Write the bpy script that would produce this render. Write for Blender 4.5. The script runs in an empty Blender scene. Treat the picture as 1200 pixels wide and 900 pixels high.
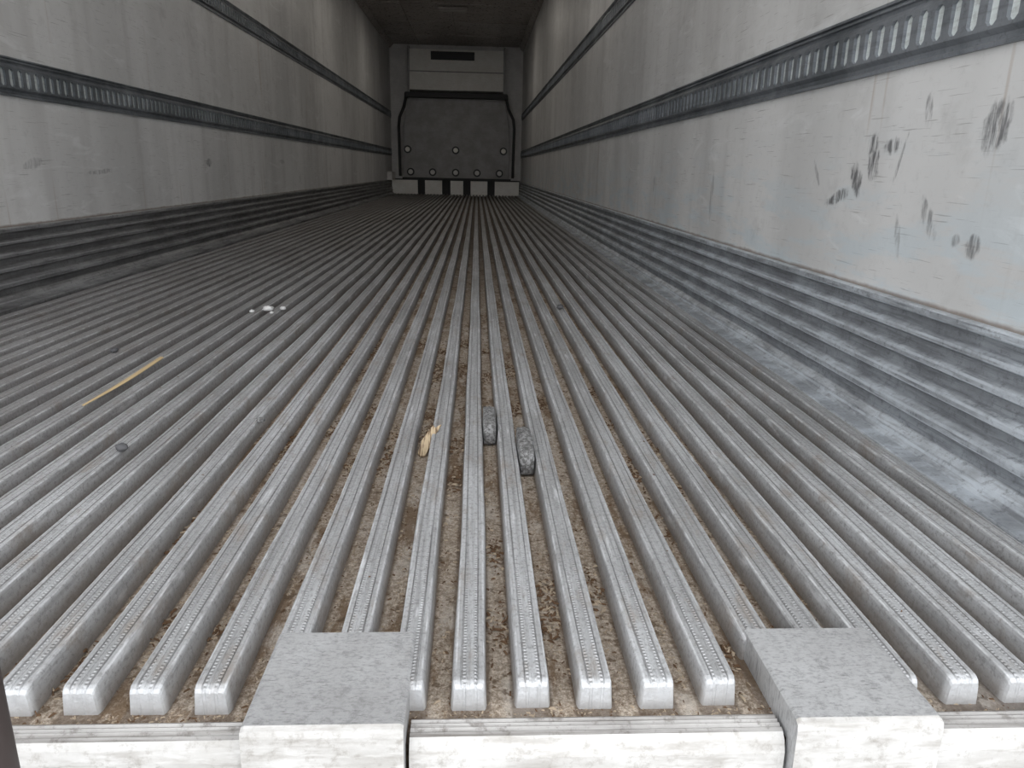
import bpy, math, random
from mathutils import Vector, Matrix
random.seed(7)
scene = bpy.context.scene
XL, XR, H, YF, YB = -1.62, 0.84, 2.64, 0.56, 14.8
PITCH, OFF = 0.0614, -0.003
CH = -0.03

# ------------------------------------------------------------ helpers
def mesh_obj(name, verts, faces, mats=(), smooth=False, parent=None, midx=None):
    me = bpy.data.meshes.new(name)
    me.from_pydata([tuple(v) for v in verts], [], faces)
    for m in mats: me.materials.append(m)
    if midx:
        for p, i in zip(me.polygons, midx): p.material_index = i
    if smooth:
        for p in me.polygons: p.use_smooth = True
    me.update()
    o = bpy.data.objects.new(name, me)
    scene.collection.objects.link(o)
    if parent: o.parent = parent
    return o

def empty(name):
    o = bpy.data.objects.new(name, None)
    scene.collection.objects.link(o)
    return o

def box_data(x0, x1, y0, y1, z0, z1, V, F):
    b = len(V)
    V += [(x0,y0,z0),(x1,y0,z0),(x1,y1,z0),(x0,y1,z0),(x0,y0,z1),(x1,y0,z1),(x1,y1,z1),(x0,y1,z1)]
    F += [(b,b+3,b+2,b+1),(b+4,b+5,b+6,b+7),(b,b+1,b+5,b+4),(b+1,b+2,b+6,b+5),(b+2,b+3,b+7,b+6),(b+3,b,b+4,b+7)]

def box(name, x0,x1,y0,y1,z0,z1, mat, bevel=0, parent=None, seg=2):
    V,F=[],[]
    box_data(x0,x1,y0,y1,z0,z1,V,F)
    o = mesh_obj(name,V,F,[mat],parent=parent)
    if bevel:
        m=o.modifiers.new('bev','BEVEL'); m.width=bevel; m.segments=seg; m.limit_method='ANGLE'
    return o

class NT:
    def __init__(s, name):
        s.m = bpy.data.materials.new(name); s.m.use_nodes=True
        s.t = s.m.node_tree; s.b = s.t.nodes['Principled BSDF']
        s.geo = s.t.nodes.new('ShaderNodeNewGeometry')
        s.pos = s.geo.outputs['Position']
    def n(s, typ, **kw):
        x = s.t.nodes.new(typ)
        for k,v in kw.items(): setattr(x,k,v)
        return x
    def link(s,a,b): s.t.links.new(a,b)
    def put(s, sock, v):
        if hasattr(v,'is_output'): s.link(v,sock)
        else: sock.default_value = v
    def mapping(s, loc=(0,0,0), rot=(0,0,0), sc=(1,1,1), typ='POINT'):
        m = s.n('ShaderNodeMapping', vector_type=typ)
        s.link(s.pos, m.inputs['Vector'])
        m.inputs['Location'].default_value=loc; m.inputs['Rotation'].default_value=rot; m.inputs['Scale'].default_value=sc
        return m.outputs[0]
    def noise(s, sc=(1,1,1), scale=1, detail=4, rough=.55, loc=(0,0,0), rot=(0,0,0), dist=0):
        v = s.mapping(loc,rot,sc)
        x = s.n('ShaderNodeTexNoise'); s.link(v,x.inputs['Vector'])
        x.inputs['Scale'].default_value=scale; x.inputs['Detail'].default_value=detail
        x.inputs['Roughness'].default_value=rough; x.inputs['Distortion'].default_value=dist
        return x.outputs['Fac']
    def ramp(s, f, a, b, lo=0., hi=1.):
        x = s.n('ShaderNodeMapRange'); x.interpolation_type='SMOOTHSTEP'
        s.put(x.inputs['Value'], f)
        x.inputs['From Min'].default_value=a; x.inputs['From Max'].default_value=b
        x.inputs['To Min'].default_value=lo; x.inputs['To Max'].default_value=hi
        return x.outputs[0]
    def math(s, op, a, b=0., c=0.):
        x = s.n('ShaderNodeMath', operation=op)
        s.put(x.inputs[0],a); s.put(x.inputs[1],b); s.put(x.inputs[2],c)
        return x.outputs[0]
    def mix(s, f, a, b, blend='MIX'):
        x = s.n('ShaderNodeMix', data_type='RGBA', blend_type=blend)
        s.put(x.inputs[0], f)
        s.put(x.inputs[6], a if hasattr(a,'is_output') else (*a,1))
        s.put(x.inputs[7], b if hasattr(b,'is_output') else (*b,1))
        return x.outputs[2]
    def bump(s, h, strength=.3, dist=.001, normal=None):
        x = s.n('ShaderNodeBump'); s.link(h,x.inputs['Height'])
        x.inputs['Strength'].default_value=strength; x.inputs['Distance'].default_value=dist
        if normal: s.link(normal,x.inputs['Normal'])
        return x.outputs[0]
    def xyz(s):
        sp = s.n('ShaderNodeSeparateXYZ'); s.link(s.pos,sp.inputs[0]); return sp.outputs
    def fin(s, col, rough=.5, metal=0., normal=None, spec=None):
        s.put(s.b.inputs['Base Color'], col if hasattr(col,'is_output') else (*col,1))
        s.put(s.b.inputs['Roughness'], rough); s.put(s.b.inputs['Metallic'], metal)
        if normal: s.link(normal, s.b.inputs['Normal'])
        if spec is not None: s.b.inputs['Specular IOR Level'].default_value=spec
        return s.m

# ------------------------------------------------------------ materials
def wall_mat(name, scuffs, blue=0.0, k=1.):
    n = NT(name)
    K=lambda *c: tuple(v*k for v in c)
    big = n.noise((1,1.3,.45),1.1,3,.5,dist=.4)
    c = n.mix(n.ramp(big,.35,.68),K(.63,.63,.622),K(.80,.80,.792))
    streak = n.noise((1,5,.4),1.3,3,.5)
    c = n.mix(n.ramp(streak,.48,.75,0,.4), c, K(.46,.45,.435))
    blot = n.noise((1,3,3),2.2,6,.65,loc=(0,4,1))
    c = n.mix(n.ramp(blot,.54,.75,0,.45), c, K(.47,.465,.455))
    fine = n.noise((1,30,30),1.5,6,.75)
    c = n.mix(n.ramp(fine,.52,.78,0,.35), c, K(.40,.395,.385))
    sw = n.noise((1,2.2,9),1.6,5,.6,rot=(.25,0,0),dist=1.2)
    c = n.mix(n.ramp(sw,.55,.72,0,.5), c, K(.86,.865,.87))
    for i,(r,th) in enumerate([(.5,.70),(-.9,.715),(1.25,.715),(.1,.715),(-.3,.72),(.8,.71)]):
        sc = n.noise((1,5,170),1.2,3,.55,loc=(0,i*7,i*3),rot=(r,0,0))
        c = n.mix(n.ramp(sc,th-.04,th+.02,0,.55), c, (.24,.23,.22))
    rs = n.noise((1,26,.9),1.,3,.5,loc=(0,3,0))
    rs2 = n.noise((1,1,1.2),1.3,2,.5,loc=(0,9,0))
    c = n.mix(n.math('MULTIPLY',n.ramp(rs,.63,.76,0,.5),n.ramp(rs2,.47,.62)), c, (.36,.26,.18))
    z = n.xyz()[2]
    if blue:
        low = n.ramp(z,.65,.25)
        bl = n.noise((1,2.5,12),1.5,5,.6,loc=(0,2,5))
        c = n.mix(n.math('MULTIPLY',n.math('MULTIPLY',low,n.ramp(bl,.45,.62)),blue), c, (.54,.68,.76))
    gz = n.math('ADD',z,n.math('MULTIPLY',n.noise((1,12,12),1,4,.6),-.012))
    c = n.mix(n.ramp(gz,.252,.243,0,.8), c, (.20,.15,.115))
    tot = None
    for (x,y,zz,w,h,rot,den) in scuffs:
        v = n.mapping((x,y,zz),(rot,0,0),(1,w,h),'TEXTURE')
        wob = n.noise((1,30,30),1,3,.6)
        L = n.n('ShaderNodeVectorMath',operation='LENGTH')
        mul = n.n('ShaderNodeVectorMath',operation='MULTIPLY'); n.link(v,mul.inputs[0]); mul.inputs[1].default_value=(0,1,1)
        n.link(mul.outputs[0],L.inputs[0])
        r = n.math('ADD',L.outputs['Value'],n.math('MULTIPLY',n.math('SUBTRACT',wob,.5),1.3))
        m = n.ramp(r,1.0,.55)
        st = n.noise((1,90,14),1,4,.7,rot=(rot,0,0))
        m = n.math('MULTIPLY',n.math('MULTIPLY',m,n.ramp(st,.34,.62)),den)
        tot = m if tot is None else n.math('MAXIMUM',tot,m)
    if tot: c = n.mix(tot,c,(.11,.11,.115))
    nb = n.bump(n.noise((1,4,4),3,5,.6),.25,.006)
    return n.fin(c, n.ramp(blot,.3,.7,.35,.55), 0., nb, .45)

m_wr = wall_mat('white_grp_scuffed', [
    (XR,1.232,.562,.040,.048,.25,.85),(XR,1.60,.500,.024,.038,-.3,1),(XR,1.665,.470,.026,.044,-.6,.95),(XR,1.74,.430,.06,.018,-.3,.95),
    (XR,1.616,.545,.026,.028,0,.95),(XR,1.54,.540,.034,.020,0,.85),(XR,1.376,.405,.018,.055,-.7,.65),(XR,1.43,.598,.014,.038,-.2,.65),
    (XR,1.23,.365,.024,.022,.5,.75),(XR,1.28,.372,.014,.016,.5,.6),(XR,1.464,.36,.012,.05,-.3,.5),(XR,1.50,.51,.006,.06,.3,.6),(XR,1.87,.485,.05,.008,.9,.5),
    (XR,2.7,.40,.02,.10,.0,.45),(XR,3.6,.42,.03,.05,.0,.4)], blue=.4)
m_wl = wall_mat('white_grp_dirty', [(XL,4.75,.48,.05,.03,0,.85),(XL,3.4,.43,.15,.012,.05,.5),(XL,2.9,.46,.08,.02,.2,.4),(XL,6.5,.5,.1,.02,0,.55)],k=1.)

n = NT('rib_aluminium')
X,Y,Z = n.xyz()
c = n.mix(n.ramp(n.noise((1,.5,1),3.5,5,.6),.35,.68),(.385,.388,.393),(.58,.59,.605))
br = n.noise((160,3.5,60),1.2,4,.6)
c = n.mix(n.ramp(br,.42,.68,0,.5),c,(.22,.22,.22))
sp_ = n.noise((1,1,1),160,4,.75)
c = n.mix(n.ramp(sp_,.48,.66,0,.6),c,(.21,.205,.20))
c = n.mix(n.ramp(n.noise((3,1,1),9,5,.7,loc=(3,1,0)),.52,.70,0,.65),c,(.30,.262,.228))
c = n.mix(n.ramp(n.noise((60,8,30),1,5,.6,loc=(4,2,0)),.60,.70,0,.55),c,(.76,.77,.79))
d1 = n.math('ADD',Z,n.math('MULTIPLY',n.noise((1,1,1),40,4,.6),.010))
c = n.mix(n.ramp(d1,-.003,-.022,0,.7),c,(.25,.222,.195))  # rib sides darkened: shade between the bars painted into the colour
c = n.mix(n.ramp(Y,2.2,8.0,0,.5),c,(.175,.16,.148))  # light falloff towards the far end painted into the rib colour
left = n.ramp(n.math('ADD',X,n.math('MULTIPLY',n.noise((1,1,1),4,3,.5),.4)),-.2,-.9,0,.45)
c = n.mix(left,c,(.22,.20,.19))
def barcoord(n,X):
    fr = n.math('FRACT',n.math('ADD',n.math('DIVIDE',n.math('SUBTRACT',X,OFF),PITCH),.5))
    return n.math('ABSOLUTE',n.math('SUBTRACT',fr,.5))
off = barcoord(n,X)
top = n.ramp(Z,-.004,-.002)
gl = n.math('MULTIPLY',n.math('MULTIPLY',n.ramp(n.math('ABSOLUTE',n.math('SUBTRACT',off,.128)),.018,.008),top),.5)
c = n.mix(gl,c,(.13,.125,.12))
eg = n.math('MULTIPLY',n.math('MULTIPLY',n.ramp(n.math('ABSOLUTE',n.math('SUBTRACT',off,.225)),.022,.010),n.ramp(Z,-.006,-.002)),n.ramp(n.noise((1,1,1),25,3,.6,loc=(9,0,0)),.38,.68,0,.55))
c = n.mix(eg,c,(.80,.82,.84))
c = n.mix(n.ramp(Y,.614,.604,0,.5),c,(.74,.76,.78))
msk = n.ramp(n.math('ABSOLUTE',n.math('SUBTRACT',off,.09)),.03,.015)
kn = n.math('MULTIPLY',n.math('SINE',n.math('MULTIPLY',Y,1250)),msk)
h = n.math('ADD',n.math('MULTIPLY',kn,.4),n.noise((1,1,1),120,4,.7))
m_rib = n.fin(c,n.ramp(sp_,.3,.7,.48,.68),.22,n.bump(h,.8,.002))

n = NT('channel_dirt_and_shade')
X,Y,Z = n.xyz()
c = n.mix(n.ramp(n.noise((1,1,1),220,5,.8),.38,.68),(.28,.22,.165),(.72,.63,.53))
c = n.mix(n.ramp(n.noise((2,1,1),9,5,.65),.5,.66,0,.65),c,(.66,.61,.55))
c = n.mix(n.ramp(n.noise((2,.6,1),11,6,.75,loc=(5,3,0)),.50,.61,0,.8),c,(.20,.13,.075))
c = n.mix(n.ramp(n.noise((1,1,1),60,4,.7,loc=(2,8,0)),.56,.66,0,.8),c,(.14,.095,.06))
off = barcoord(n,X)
c = n.mix(n.ramp(n.math('ADD',off,n.math('MULTIPLY',n.noise((1,1,1),50,4,.7),.06)),.40,.33,0,.65),c,(.13,.095,.07))  # occlusion along the rib bases painted in as darker brown
c = n.mix(n.ramp(Y,1.9,5.5,0,.85),c,(.095,.08,.065))  # fading light deeper inside is painted into the channel colour
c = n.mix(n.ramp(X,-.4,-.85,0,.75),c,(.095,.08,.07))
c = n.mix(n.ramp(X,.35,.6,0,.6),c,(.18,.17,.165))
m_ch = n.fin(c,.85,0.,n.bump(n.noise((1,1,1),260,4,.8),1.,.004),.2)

def alu(name, a, b, dark, rough=(.35,.55), metal=.5, stretch=(8,.6,60), scr=.5, big=(1,1,1), bands=None, scratch=None, lo=.58, sdark=.8):
    n = NT(name)
    c = n.mix(n.ramp(n.noise(big,4,6,.65),.35,.68),a,b)
    c = n.mix(n.ramp(n.noise(stretch,1.5,5,.65),.45,.72,0,scr),c,dark)
    c = n.mix(n.ramp(n.noise((1,1,1),70,5,.75),.5,.7,0,scr),c,dark)
    c = n.mix(n.ramp(n.noise(stretch,2.5,4,.6,loc=(3,3,3)),lo,.72,0,.6),c,b)
    if scratch:
        for i,r in enumerate(scratch):
            sc=n.noise((40,300,14),1.3,4,.7,loc=(i*3,i*5,0),rot=(0,0,r))
            c=n.mix(n.ramp(sc,.60,.70,0,sdark),c,(.09,.09,.09))
    if bands:
        Z=n.xyz()[2]; m=None
        wob=n.math('MULTIPLY',n.math('SUBTRACT',n.noise((1,3,8),3,4,.6),.5),.004)
        for zc in bands:
            d=n.ramp(n.math('ABSOLUTE',n.math('SUBTRACT',n.math('ADD',Z,wob),zc)),.0135,.0100)
            m=d if m is None else n.math('MAXIMUM',m,d)
        c=n.mix(n.math('MULTIPLY',m,.50),c,dark)  # shade of the recesses put into the colour as dark bands
        m=None
        for zc in (.247,.232,.200,.192,.161,.150,.116,.105,.069,.056,.012):
            d=n.ramp(n.math('ABSOLUTE',n.math('SUBTRACT',Z,zc)),.0032,.0015)
            m=d if m is None else n.math('MAXIMUM',m,d)
        c=n.mix(n.math('MULTIPLY',m,n.ramp(n.noise((1,2,1),6,4,.7),.35,.6,.15,.8)),c,b)  # light caught by the ledge edges, painted as pale lines
    r = n.ramp(n.noise((1,1,1),20,4,.6),.3,.7,*rough)
    return n.fin(c,r,metal,n.bump(n.noise((1,1,1),90,5,.7),.35,.0015))
BN=(.218,.178,.135,.089,.040)
m_kick = alu('kick_plate_aluminium',(.35,.37,.395),(.66,.71,.76),(.11,.115,.125),metal=.3,stretch=(1,6,120),scr=.6,big=(1,1.5,3),bands=BN,lo=.56)
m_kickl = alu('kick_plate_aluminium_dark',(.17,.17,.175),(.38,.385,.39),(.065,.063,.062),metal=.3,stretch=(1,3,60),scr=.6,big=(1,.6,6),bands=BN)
m_plate = alu('threshold_aluminium',(.35,.35,.352),(.47,.475,.48),(.17,.17,.17),metal=.15,rough=(.5,.7),stretch=(120,200,60),scr=.5,scratch=(.1,-.6,1.2),sdark=.6)
m_sill = alu('sill_aluminium',(.50,.49,.47),(.68,.675,.66),(.27,.245,.215),metal=.05,rough=(.5,.7),stretch=(9,60,50),scr=.55,big=(2,1,4))
m_ledge = alu('sill_ledge_aluminium',(.30,.29,.28),(.50,.49,.475),(.13,.115,.10),metal=.2,stretch=(3,80,60),scr=.75)
m_rail = alu('galvanised_rail',(.14,.155,.17),(.28,.30,.325),(.065,.07,.075),metal=.35,stretch=(1,1,40),scr=.4)
m_slot = alu('galvanised_rail_slot',(.48,.52,.51),(.70,.75,.74),(.26,.26,.25),metal=0,scr=.45)
m_front = alu('bulkhead_white',(.58,.56,.54),(.72,.70,.67),(.38,.35,.33),metal=0,scr=.3)
m_bulk = alu('bulkhead_grey',(.22,.21,.20),(.30,.285,.275),(.15,.14,.13),metal=.1,scr=.3)
m_unit = alu('evaporator_cover',(.84,.81,.75),(.94,.92,.87),(.60,.55,.49),metal=0,scr=.3)
m_ceil = alu('ceiling_grp',(.27,.235,.21),(.36,.32,.29),(.17,.145,.13),metal=0,scr=.3,rough=(.25,.4))
m_black = NT('black_rubber').fin((.03,.029,.029),.6)
m_lens = NT('lamp_lens').fin((.45,.43,.40),.4)
m_strap = NT('dark_post_paint').fin((.04,.028,.026),.5)
n = NT('concrete_yard'); m_ground = n.fin(n.mix(n.noise((1,1,1),30,5,.7),(.28,.275,.265),(.40,.39,.38)),.9)
n = NT('plug_grey')
pv = n.noise((1,1,1),150,4,.75)
m_pel = n.fin(n.mix(n.ramp(pv,.40,.62),(.11,.108,.105),(.32,.32,.32)),.9,0.,n.bump(pv,1.,.003),.2)
n = NT('splintered_wood')
m_wood = n.fin(n.mix(n.ramp(n.noise((220,20,20),1.5,3,.6),.42,.56),(.15,.095,.055),(.52,.41,.27)),.85)
n = NT('straw'); m_straw = n.fin(n.mix(n.noise((60,4,60),2,3),(.52,.36,.18),(.82,.66,.38)),.6)
m_white = NT('styrofoam_white').fin((.80,.80,.79),.7)
m_bark = NT('bark_debris').fin((.13,.075,.04),.9)
m_bark2 = NT('sand_debris').fin((.42,.34,.25),.9)
m_stone = NT('dark_stone').fin((.10,.10,.105),.8)

# ------------------------------------------------------------ floor with T-bars
def rib_end(k):
    if k in (-3,-2): return .675
    if k in (5,6): return .675
    return .603 + random.uniform(-.002,.002)
V,F,MI=[],[],[]
prof = [(-.0178,CH),(-.0162,-.010),(-.0158,-.004),(-.0148,-.0010),(-.0128,0),(-.0090,0),(-.0080,-.0012),(-.0070,0),(-.0016,0),(-.0009,-.0008),
        (.0009,-.0008),(.0016,0),(.0070,0),(.0080,-.0012),(.0090,0),(.0128,0),(.0148,-.0010),(.0158,-.004),(.0162,-.010),(.0178,CH)]
kmin = math.ceil((XL+.09-OFF)/PITCH); kmax = math.floor((XR-.09-OFF)/PITCH)
for k in range(kmin,kmax+1):
    xc = OFF+k*PITCH; y0 = rib_end(k)
    ys = [y0,y0+.0025,y0+.007,y0+.014,y0+.03]
    y = y0+.06
    while y < 14.5: ys.append(y); y += .05+ (y-.6)*.10
    ys.append(14.55)
    ph = random.uniform(0,6); ph2=random.uniform(0,6); a=random.uniform(.0003,.0013)
    base=len(V); P=len(prof)
    for j,yy in enumerate(ys):
        e = [(.88,.0055,0),(.95,.0022,0),(1,.0006,0)][j] if j<3 else (1,0,0)
        dx = a*math.sin(yy*5+ph)+a*.6*math.sin(yy*13+ph2); dz=.0006*math.sin(yy*9+ph2)
        for (px,pz) in prof:
            z = pz if pz<-.02 else pz-e[1]*(1 if pz>-.006 else .5)+dz
            V.append((xc+dx+px*e[0], yy, z))
    for j in range(len(ys)-1):
        for i in range(P-1):
            F.append((base+j*P+i, base+j*P+i+1, base+(j+1)*P+i+1, base+(j+1)*P+i)); MI.append(0)
    F.append(tuple(base+i for i in range(P))[::-1]); MI.append(0)
b=len(V)
V += [(XL-.001,.575,CH),(XR+.001,.575,CH),(XR+.001,YB,CH),(XL-.001,YB,CH)]
F.append((b,b+1,b+2,b+3)); MI.append(1)
V += [(XL,.575,CH-.12),(XR,.575,CH-.12),(XR,YB,CH-.12),(XL,YB,CH-.12)]
F += [(b+4,b+7,b+6,b+5),(b,b+4,b+5,b+1)]; MI += [1,1]
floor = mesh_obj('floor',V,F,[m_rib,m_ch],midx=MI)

# ------------------------------------------------------------ extrusions along Y / X
def extrude_y(name, prof, y0, y1, mat, parent=None):
    V,F=[],[]; P=len(prof)
    for y in (y0,y1):
        for (x,z) in prof: V.append((x,y,z))
    for i in range(P):
        i2=(i+1)%P
        F.append((i,i2,P+i2,P+i))
    F.append(tuple(range(P))[::-1]); F.append(tuple(P+i for i in range(P)))
    return mesh_obj(name,V,F,[mat],parent=parent)
def kick(name, wx, s, mat):
    p=[(0,.247),(.014,.247),(.016,.244),(.016,.234),(.013,.231),(.004,.229),
       (.004,.208),(.016,.203),(.017,.199),(.017,.193),(.007,.187),
       (.008,.170),(.022,.163),(.023,.159),(.023,.151),(.013,.145),
       (.014,.126),(.030,.118),(.031,.114),(.031,.106),(.020,.100),
       (.021,.080),(.040,.071),(.041,.066),(.041,.057),(.030,.051),
       (.031,.030),(.046,.018),(.050,.008),(.060,.003),(.088,.002),(.090,-.002),(.090,CH),(0,CH)]
    pr=[(wx-s*d,z) for d,z in p]
    if s<0: pr=pr[::-1]
    return extrude_y(name,pr,.58,YB-.02,mat)
kick('baseboard_right',XR,1,m_kick)
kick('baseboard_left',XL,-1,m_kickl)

# ------------------------------------------------------------ shell
T=.07
box('wall_right',XR,XR+T,.57,YB,-.12,H,m_wr)
box('wall_left',XL-T,XL,.57,YB,-.12,H,m_wl)
box('ceiling',XL-T,XR+T,.57,YB+T,H,H+T,m_ceil)
box('wall_front',XL-T,XR+T,YB,YB+T,-.12,H,m_front)
for nm,wx,s in (('trim_1',XR,1),('trim_2',XL,-1)):
    pr=[(wx,H),(wx-s*.07,H),(wx-s*.065,H-.02),(wx-s*.02,H-.065),(wx,H-.07)]
    if s<0: pr=pr[::-1]
    extrude_y(nm,pr,.58,YB-.01,m_ceil)
V,F=[],[]
for y in (9.9,11.2,12.5,13.7): box_data(XL+.08,XR-.08,y,y+.05,H-.008,H-.0005,V,F)
for x in (-1.1,-.4,.35): box_data(x,x+.03,.6,YB-.05,H-.014,H-.0005,V,F)
mesh_obj('ceiling_seam_strips',V,F,[m_ceil])
LAMPY=(2.6,5.6,8.5,11.37)  # only the farthest fixture is known; the others are added as fill light
for i,yy in enumerate(LAMPY):
    lamp=empty('ceiling_fill_lamp')
    box('fill_lamp_housing',-.56,-.14,yy-.05,yy+.05,H-.05,H-.015,m_ceil,.008,lamp)
    l=bpy.data.lights.new('fill_light','AREA'); l.shape='RECTANGLE'; l.size=.36; l.size_y=.07; l.energy=(2.2,3.0,3.6,3.6)[i]; l.color=(1,.93,.84)
    o=bpy.data.objects.new('fill_light',l); o.location=(-.35,yy,H-.066); scene.collection.objects.link(o); o.parent=lamp
    box('fill_lamp_diffuser',-.54,-.16,yy-.04,yy+.04,H-.064,H-.05,m_lens,.004,lamp)

# ------------------------------------------------------------ wall logistic rails with slots
def rail(name, wx, s, z0, z1, y0=.6, y1=14.75):
    V,F,MI=[],[],[]
    def q(pts,mi=0):
        b=len(V)
        for (d,y,z) in pts: V.append((wx-s*d,y,z))
        idx=tuple(range(b,b+len(pts)))
        F.append(idx if s>0 else idx[::-1]); MI.append(mi)
    hz=(z1-z0); zb0=z0+hz*.20; zb1=z1-hz*.26
    strip=[(0,z0),(.008,z0),(.008,z0+hz*.05),(.003,z0+hz*.07),(.003,z0+hz*.14),(.013,zb0)]
    strip2=[(.013,zb1),(.004,z1-hz*.18),(.004,z1-hz*.13),(.011,z1-hz*.12),(.011,z1-hz*.09),(.004,z1-hz*.08),(.004,z1-hz*.05),(.011,z1-hz*.04),(.011,z1),(0,z1)]
    for st in (strip,strip2):
        for (d0,a),(d1,b_) in zip(st[:-1],st[1:]):
            q([(d0,y0,a),(d0,y1,a),(d1,y1,b_),(d1,y0,b_)][::-1])
    q([(.006,y0,zb0),(.006,y1,zb0),(.006,y1,zb1),(.006,y0,zb1)][::-1],1)
    W=.05; n=int((y1-y0)/W); w=.027; hh=(zb1-zb0)*.84; c_=.007; dep=.013; zc=(zb0+zb1)/2; Hh=(zb1-zb0)
    for i in range(n):
        yc=y0+W*(i+.5)
        ho=[(-w/2,-(hh/2-c_)),(-(w/2-c_),-hh/2),(w/2-c_,-hh/2),(w/2,-(hh/2-c_)),(w/2,hh/2-c_),(w/2-c_,hh/2),(-(w/2-c_),hh/2),(-w/2,hh/2-c_)]
        A,B=W/2,Hh/2
        ou=[(-A,-(hh/2-c_)),(-(w/2-c_),-B),(w/2-c_,-B),(A,-(hh/2-c_)),(A,hh/2-c_),(w/2-c_,B),(-(w/2-c_),B),(-A,hh/2-c_)]
        co={0:(-A,-B),2:(A,-B),4:(A,B),6:(-A,B)}
        for j in range(8):
            j2=(j+1)%8
            pts=[ou[j]]+([co[j]] if j in co else [])+[ou[j2],ho[j2],ho[j]]
            q([(dep,yc+a,zc+b_) for a,b_ in pts][::-1])
            q([(dep,yc+ho[j][0],zc+ho[j][1]),(dep,yc+ho[j2][0],zc+ho[j2][1]),(.006,yc+ho[j2][0],zc+ho[j2][1]),(.006,yc+ho[j][0],zc+ho[j][1])],0)
    return mesh_obj(name,V,F,[m_rail,m_slot],midx=MI)
rail('wall_cargo_rail',XR,1,.683,.815)
rail('wall_cargo_rail.001',XL,-1,.683,.812)
rail('wall_cargo_rail.002',XR,1,1.36,1.48)
rail('wall_cargo_rail.003',XL,-1,1.36,1.48)

# ------------------------------------------------------------ sill and threshold plates
def extrude_x(name, prof, x0, x1, mats, parent=None, ysplit=None):
    P=len(prof)
    V=[(x0,y,z) for y,z in prof]+[(x1,y,z) for y,z in prof]
    F=[(i,(i+1)%P,P+(i+1)%P,P+i)[::-1] for i in range(P)]
    MI=[(1 if (prof[i][0]+prof[(i+1)%P][0])/2<ysplit else 0) for i in range(P)]
    F.append(tuple(range(P))); F.append(tuple(range(P,2*P))[::-1]); MI+=[0,0]
    return mesh_obj(name,V,F,mats,parent=parent,midx=MI)
sill=empty('door_sill')
lp=[(.584,-.031),(.584,-.0235),(.581,-.0220),(.579,-.0238),(.576,-.0220),(.574,-.0242),(.571,-.0220),(.568,-.0242),(.565,-.0220),(.561,-.0235),
    (.556,-.029),(.552,-.040),(.551,-.075),(.549,-.080),(.549,-.15),(.584,-.15)]
for i,(a,b) in enumerate([(XL,-.2065),(-.0575,.2895),(.4325,XR)]):
    extrude_x('sill_section_%d'%(i+1),lp,a,b,[m_ledge,m_sill],sill,.5595)
def tplate(name,x0,x1):
    p=[(.685,-.030),(.685,.0015),(.683,.003),(.548,.003),(.543,.001),(.5415,-.006),(.541,-.03),(.540,-.15),(.56,-.15),(.56,-.03)]
    P=len(p); xs=[x0,x0+.003,x1-.003,x1]; V=[];F=[];MI=[]
    nseg=len(xs)
    for i,x in enumerate(xs):
        dz=-.002 if i in (0,nseg-1) else 0
        for (y,z) in p: V.append((x,y,z+(dz if z>-.01 else 0)))
    for i in range(nseg-1):
        for j in range(P):
            j2=(j+1)%P
            F.append((i*P+j,i*P+j2,(i+1)*P+j2,(i+1)*P+j)[::-1]); MI.append(1 if j in (3,4,5,6) else 0)
    F.append(tuple(range(P))); F.append(tuple((nseg-1)*P+j for j in range(P))[::-1]); MI+=[0,0]
    return mesh_obj(name,V,F,[m_plate,m_sill],midx=MI)
tplate('threshold_plate',-.203,-.061)
tplate('threshold_plate.001',.293,.429)
fr=empty('rear_door_frame')
box('frame_post_1',XR+.001,XR+.1,.50,.569,-.3,H+.1,m_sill,.005,fr)
box('frame_post_2',XL-.1,XL-.001,.50,.569,-.3,H+.1,m_sill,.005,fr)
box('frame_header',XL-.1,XR+.1,.50,.569,H+.001,H+.12,m_sill,.005,fr)
box('frame_bumper',XL-.1,XR+.1,.553,.62,-.35,-.151,m_sill,.005,fr)

V,F=[],[]; N=24; prf=[(.022,-1.25),(.022,.17),(.020,.185),(.013,.195),(0.001,.199)]
for r,z in prf:
    for i in range(N):
        a=2*math.pi*i/N; V.append((-.352+r*math.cos(a),.45+r*math.sin(a),z))
for j in range(len(prf)-1):
    for i in range(N): F.append((j*N+i,j*N+(i+1)%N,(j+1)*N+(i+1)%N,(j+1)*N+i))
mesh_obj('dock_post',V,F,[m_strap],smooth=True)
box('ground',-30,30,-30,30,-1.35,-1.25,m_ground)

# ------------------------------------------------------------ front bulkhead / evaporator
un=empty('refrigeration_unit_cover')
y=YB
V=[(-1.25,y-.001,1.80),(.48,y-.001,1.80),(.48,y-.001,2.56),(-1.25,y-.001,2.56),(-1.25,y-.32,1.84),(.48,y-.32,1.84),(.48,y-.22,2.54),(-1.25,y-.22,2.54)]
mesh_obj('cover_upper',V,[(0,1,2,3),(5,4,7,6),(0,4,5,1),(3,2,6,7),(0,3,7,4),(1,5,6,2)],[m_unit],parent=un)
box('cover_slot',-.85,-.06,y-.27,y-.19,2.36,2.50,m_black,.004,un)
box('cover_seam',-1.26,.49,y-.300,y-.26,2.15,2.165,m_bulk,0,un)
box('cover_rib',-.42,-.38,y-.325,y-.28,1.86,2.14,m_unit,0,un)
box('cover_edge_1',-1.27,-1.235,y-.325,y-.0,1.80,2.58,m_bulk,0,un)
box('cover_edge_2',.465,.50,y-.325,y-.0,1.80,2.58,m_bulk,0,un)
box('cover_shelf',-1.31,.54,y-.45,y-.10,1.70,1.79,m_black,.01,un)
bh=empty('return_air_bulkhead')
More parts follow.
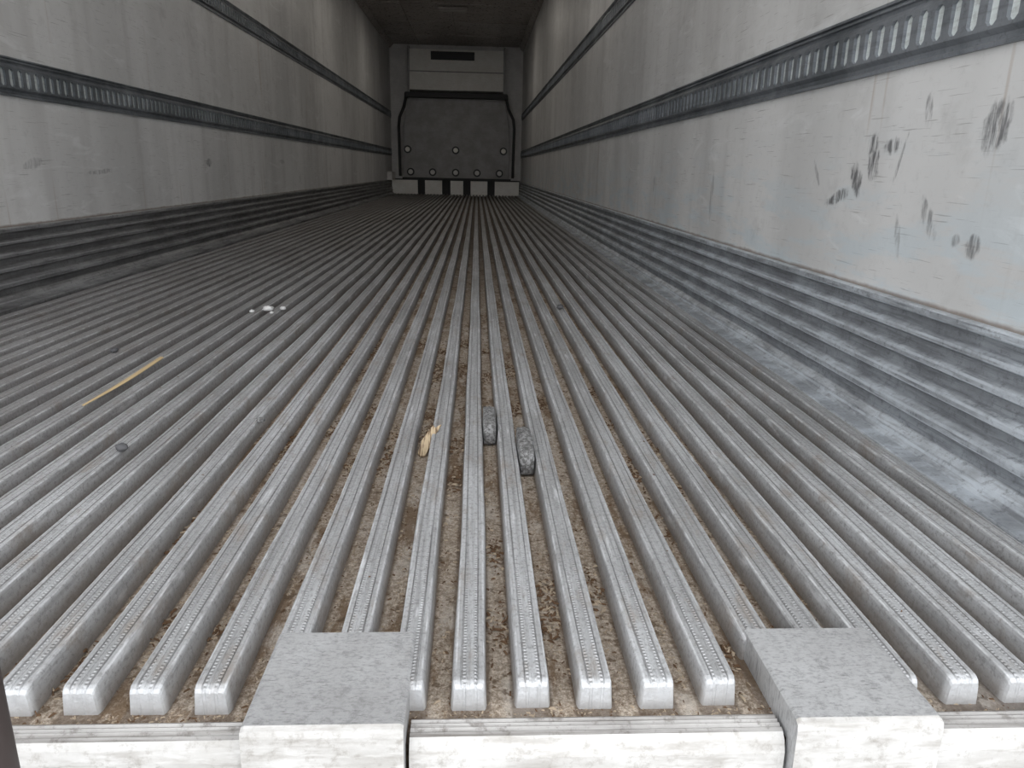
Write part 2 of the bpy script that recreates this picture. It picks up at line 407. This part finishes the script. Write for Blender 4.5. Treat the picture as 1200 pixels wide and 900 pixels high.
mesh_obj('bulkhead_panel',[(-1.27,y-.30,1.70),(.50,y-.30,1.70),(.58,y-.30,1.25),(.60,y-.30,.30),(-1.37,y-.30,.30),(-1.35,y-.30,1.25),
   (-1.27,y-.20,1.70),(.50,y-.20,1.70),(.58,y-.20,1.25),(.60,y-.20,.30),(-1.37,y-.20,.30),(-1.35,y-.20,1.25)],
   [(0,5,4,3,2,1),(6,7,8,9,10,11),(0,1,7,6),(1,2,8,7),(2,3,9,8),(3,4,10,9),(4,5,11,10),(5,0,6,11)],[m_bulk],parent=bh)
def tube(name,pts,r,mat,parent):
    cu=bpy.data.curves.new(name,'CURVE'); cu.dimensions='3D'; cu.bevel_depth=r; cu.use_fill_caps=True
    s=cu.splines.new('POLY'); s.points.add(len(pts)-1)
    for p,q in zip(s.points,pts): p.co=(*q,1)
    cu.materials.append(mat); o=bpy.data.objects.new(name,cu); scene.collection.objects.link(o); o.parent=parent; return o
tube('frame_tube_1',[(-1.30,y-.36,1.78),(-1.31,y-.36,1.66),(-1.34,y-.36,1.54),(-1.42,y-.36,1.36),(-1.44,y-.36,1.2),(-1.43,y-.36,.32)],.026,m_black,bh)
tube('frame_tube_2',[(.53,y-.36,1.78),(.54,y-.36,1.66),(.57,y-.36,1.54),(.66,y-.36,1.36),(.68,y-.36,1.2),(.67,y-.36,.32)],.026,m_black,bh)
V,F=[],[]
for z in (.62,1.12,1.42): box_data(-1.2,.45,y-.315,y-.2985,z,z+.022,V,F)
mesh_obj('bulkhead_crossbars',V,F,[m_bulk],parent=bh)
def disc(name,x,z,r,mat,yy):
    V=[(x,yy,z)];F=[];N=16
    for i in range(N):
        a=2*math.pi*i/N; V.append((x+r*math.cos(a),yy,z+r*math.sin(a)))
    for i in range(N):
        a=2*math.pi*i/N; V.append((x+r*math.cos(a),yy+.03,z+r*math.sin(a)))
    for i in range(N): F.append((0,1+(i+1)%N,1+i)); F.append((1+i,1+(i+1)%N,1+N+(i+1)%N,1+N+i))
    return mesh_obj(name,V,F,[mat],parent=bh)
i=0
for (px,pz,r) in [(-1.29,.80,.07),(-.40,.80,.07),(.49,.80,.07),(-1.24,.40,.07),(-.83,.40,.07),(-.4,.40,.07),(0,.40,.07),(.42,.40,.07)]:
    i+=1; disc('bumper_disc_%d'%i,px,pz,r,m_black,y-.33); disc('bolt_head_%d'%i,px,pz,r*.62,m_front if i>3 else m_unit,y-.345)
V,F=[],[]
for a,b in [(-1.60,-1.12),(-.98,-.66),(-.50,-.26),(-.12,.20),(.34,.80)]:
    box_data(a,b,y-.25,y-.19,-.028,.25,V,F)
mesh_obj('bulkhead_feet',V,F,[m_unit],parent=bh)
box('bulkhead_gap_shade',XL+.02,XR-.02,y-.08,y-.06,-.028,.27,m_black,0,bh)  # black sheet added so the gaps between the feet look shaded
V,F=[],[]
box_data(-1.4,.64,y-.27,y-.26,.262,.30,V,F)
mesh_obj('bulkhead_bottom_bar',V,F,[m_black],parent=bh)
box('corner_guard',XL+.001,XL+.10,YB-.9,YB-.4,.25,.40,m_front,.01)

# ------------------------------------------------------------ debris
def lump(name, loc, size, mat, rot=0, rough=.12, sub=3, boxy=0.):
    import bmesh
    bm=bmesh.new(); bmesh.ops.create_icosphere(bm,subdivisions=sub,radius=1)
    for v in bm.verts:
        c=v.co.copy()
        if boxy:
            m=max(abs(c.x),abs(c.y),abs(c.z)); c=c.lerp(c/m,boxy)
        c*=1+random.uniform(-rough,rough)
        v.co=Vector((c.x*size[0],c.y*size[1],c.z*size[2]))
    bmesh.ops.rotate(bm,verts=bm.verts,matrix=Matrix.Rotation(rot,3,'Z'))
    zmin=min(v.co.z for v in bm.verts)
    bmesh.ops.translate(bm,verts=bm.verts,vec=(loc[0],loc[1],loc[2]-zmin))
    me=bpy.data.meshes.new(name); bm.to_mesh(me); bm.free(); me.materials.append(mat)
    for p in me.polygons: p.use_smooth=True
    o=bpy.data.objects.new(name,me); scene.collection.objects.link(o); return o
lump('stone_plug',(.0277,1.375,CH),(.0132,.066,.022),m_pel,0,.02,4,.7)
lump('stone_plug',(.0891,1.235,CH),(.0138,.072,.024),m_pel,.0,.02,4,.7)
lump('dark_pebble',(-.60,1.207,0),(.010,.009,.007),m_stone,0,.15)
lump('dark_pebble',(-.41,1.36,0),(.008,.008,.005),m_pel,0,.2)
lump('dark_pebble',(.30,2.6,0),(.012,.012,.008),m_stone,0,.2)
lump('dark_pebble',(-.93,1.9,0),(.008,.012,.006),m_stone,0,.2)
foam=lump('foam_crumbs',(-.70,2.5,0),(.018,.012,.008),m_white,.3,.22)
for (x_,y_,s_) in [(-.745,2.47,.4),(-.655,2.52,.5),(-.675,2.45,.3)]:
    o=lump('crumb',(x_,y_,0),(.02*s_,.016*s_,.012*s_),m_white,random.random(),.25); o.parent=foam
V=[(-.009,-.03,0),(-.003,-.036,0),(.006,-.033,0),(.009,-.012,0),(.010,.018,0),(.014,.045,0),(.005,.034,0),(0,.040,0),(-.006,.02,0),(-.011,.0,0)]
n_=len(V); tilt=Matrix.Rotation(.55,3,'X')@Matrix.Rotation(-.25,3,'Z')
VV=[tilt@Vector(v) for v in V]+[tilt@Vector((v[0]*.95,v[1],.003)) for v in V]
zm=min(v.z for v in VV)
VV=[(v.x-.088,v.y+1.29,v.z-zm+CH) for v in VV]
mesh_obj('wood_splinter',VV,[tuple(range(n_))[::-1],tuple(range(n_,2*n_))]+[(i,(i+1)%n_,n_+(i+1)%n_,n_+i) for i in range(n_)],[m_wood])
V,F=[],[]
for j in range(13):
    t=j/12; yy=1.45+.39*t; xx=-.785+.004*math.sin(t*4); r=.0062*(.35+.65*math.sin(min(1,t*1.3+.1)*1.57))
    for i in range(6):
        a=i*math.pi/3; V.append((xx+r*math.cos(a),yy,.0036+.5*r*math.sin(a)))
for j in range(12):
    for i in range(6): F.append((j*6+i,j*6+(i+1)%6,(j+1)*6+(i+1)%6,(j+1)*6+i))
F.append(tuple(range(6))); F.append(tuple(72+i for i in range(6)))
mesh_obj('straw_stalk',V,F,[m_straw])
V,F,MI=[],[],[]
def chip(x,y,z,s,mi):
    b=len(V)
    a=random.uniform(0,6.28); l=s*random.uniform(1,2.2); w=s*random.uniform(.4,.9); h=s*random.uniform(.3,.6)
    for (u,v,k) in [(-1,-.7,0),(1,-.6,0),(.8,.8,0),(-.9,.6,0),(-.5,-.3,1),(.6,-.2,.8),(.3,.5,1)]:
        X=u*l*.5; Y=v*w*.5
        V.append((x+X*math.cos(a)-Y*math.sin(a),y+X*math.sin(a)+Y*math.cos(a),z+k*h))
    fs=[(0,1,5,4),(1,2,6,5),(2,3,6),(3,0,4),(3,4,6),(4,5,6)]
    for f in fs: F.append(tuple(b+i for i in f)); MI.append(mi)
for i in range(5200):
    k=random.choice(list(range(-12,9))); xx=OFF+(k+.5)*PITCH
    yy=.60+abs(random.gauss(0,.9)) if random.random()<.8 else random.uniform(.6,5)
    dx=random.uniform(-.012,.012)
    chip(xx+dx,yy,CH,random.uniform(.0012,.0040),random.choice([0,1,1]))
for cl in range(55):
    k=random.choice([-9,-7,-6,-5,-4,-3,-2,-1,0,1,2,4,5]); yy=random.uniform(.65,2.2)
    for i in range(45):
        chip(OFF+(k+.5)*PITCH+random.uniform(-.012,.012),yy+random.gauss(0,.03),CH+random.uniform(0,.003),random.uniform(.002,.006),0 if random.random()<.7 else 1)
for i in range(500):
    chip(random.uniform(-.6,.6),random.uniform(.586,.602),CH,random.uniform(.001,.003),random.choice([0,1,1]))
for i in range(160):
    k=random.randint(-20,8); 
    chip(OFF+k*PITCH+random.uniform(-.012,.012),random.uniform(.7,4),0,random.uniform(.001,.003),random.choice([0,1]))
mesh_obj('floor_debris',V,F,[m_bark,m_bark2],midx=MI)

# ------------------------------------------------------------ light
w=bpy.data.worlds.new('overcast_sky'); scene.world=w; w.use_nodes=True
bg=w.node_tree.nodes['Background']; bg.inputs[0].default_value=(.96,.975,1.0,1); bg.inputs[1].default_value=1.8
scene.view_settings.view_transform='Standard'
scene.view_settings.exposure=.55

# ------------------------------------------------------------ camera
f=867.; vx,vy=559.,198.; s=math.tan(math.radians(1.25))
ax,ay=(vx-600)/f,(450-vy)/f
Yc=Vector((ax,ay,-1)); Uc=Vector((s,1,s*ax+ay)).normalized(); Yc.normalize()
Rc=Yc.cross(Uc)
M=Matrix((Rc,Yc,Uc))
cam=bpy.data.cameras.new('camera'); co=bpy.data.objects.new('camera',cam); scene.collection.objects.link(co)
co.matrix_world=Matrix.Translation((0,0,.475))@M.to_4x4()
cam.sensor_width=36; cam.lens=f/1200*36; cam.clip_start=.02
scene.camera=co
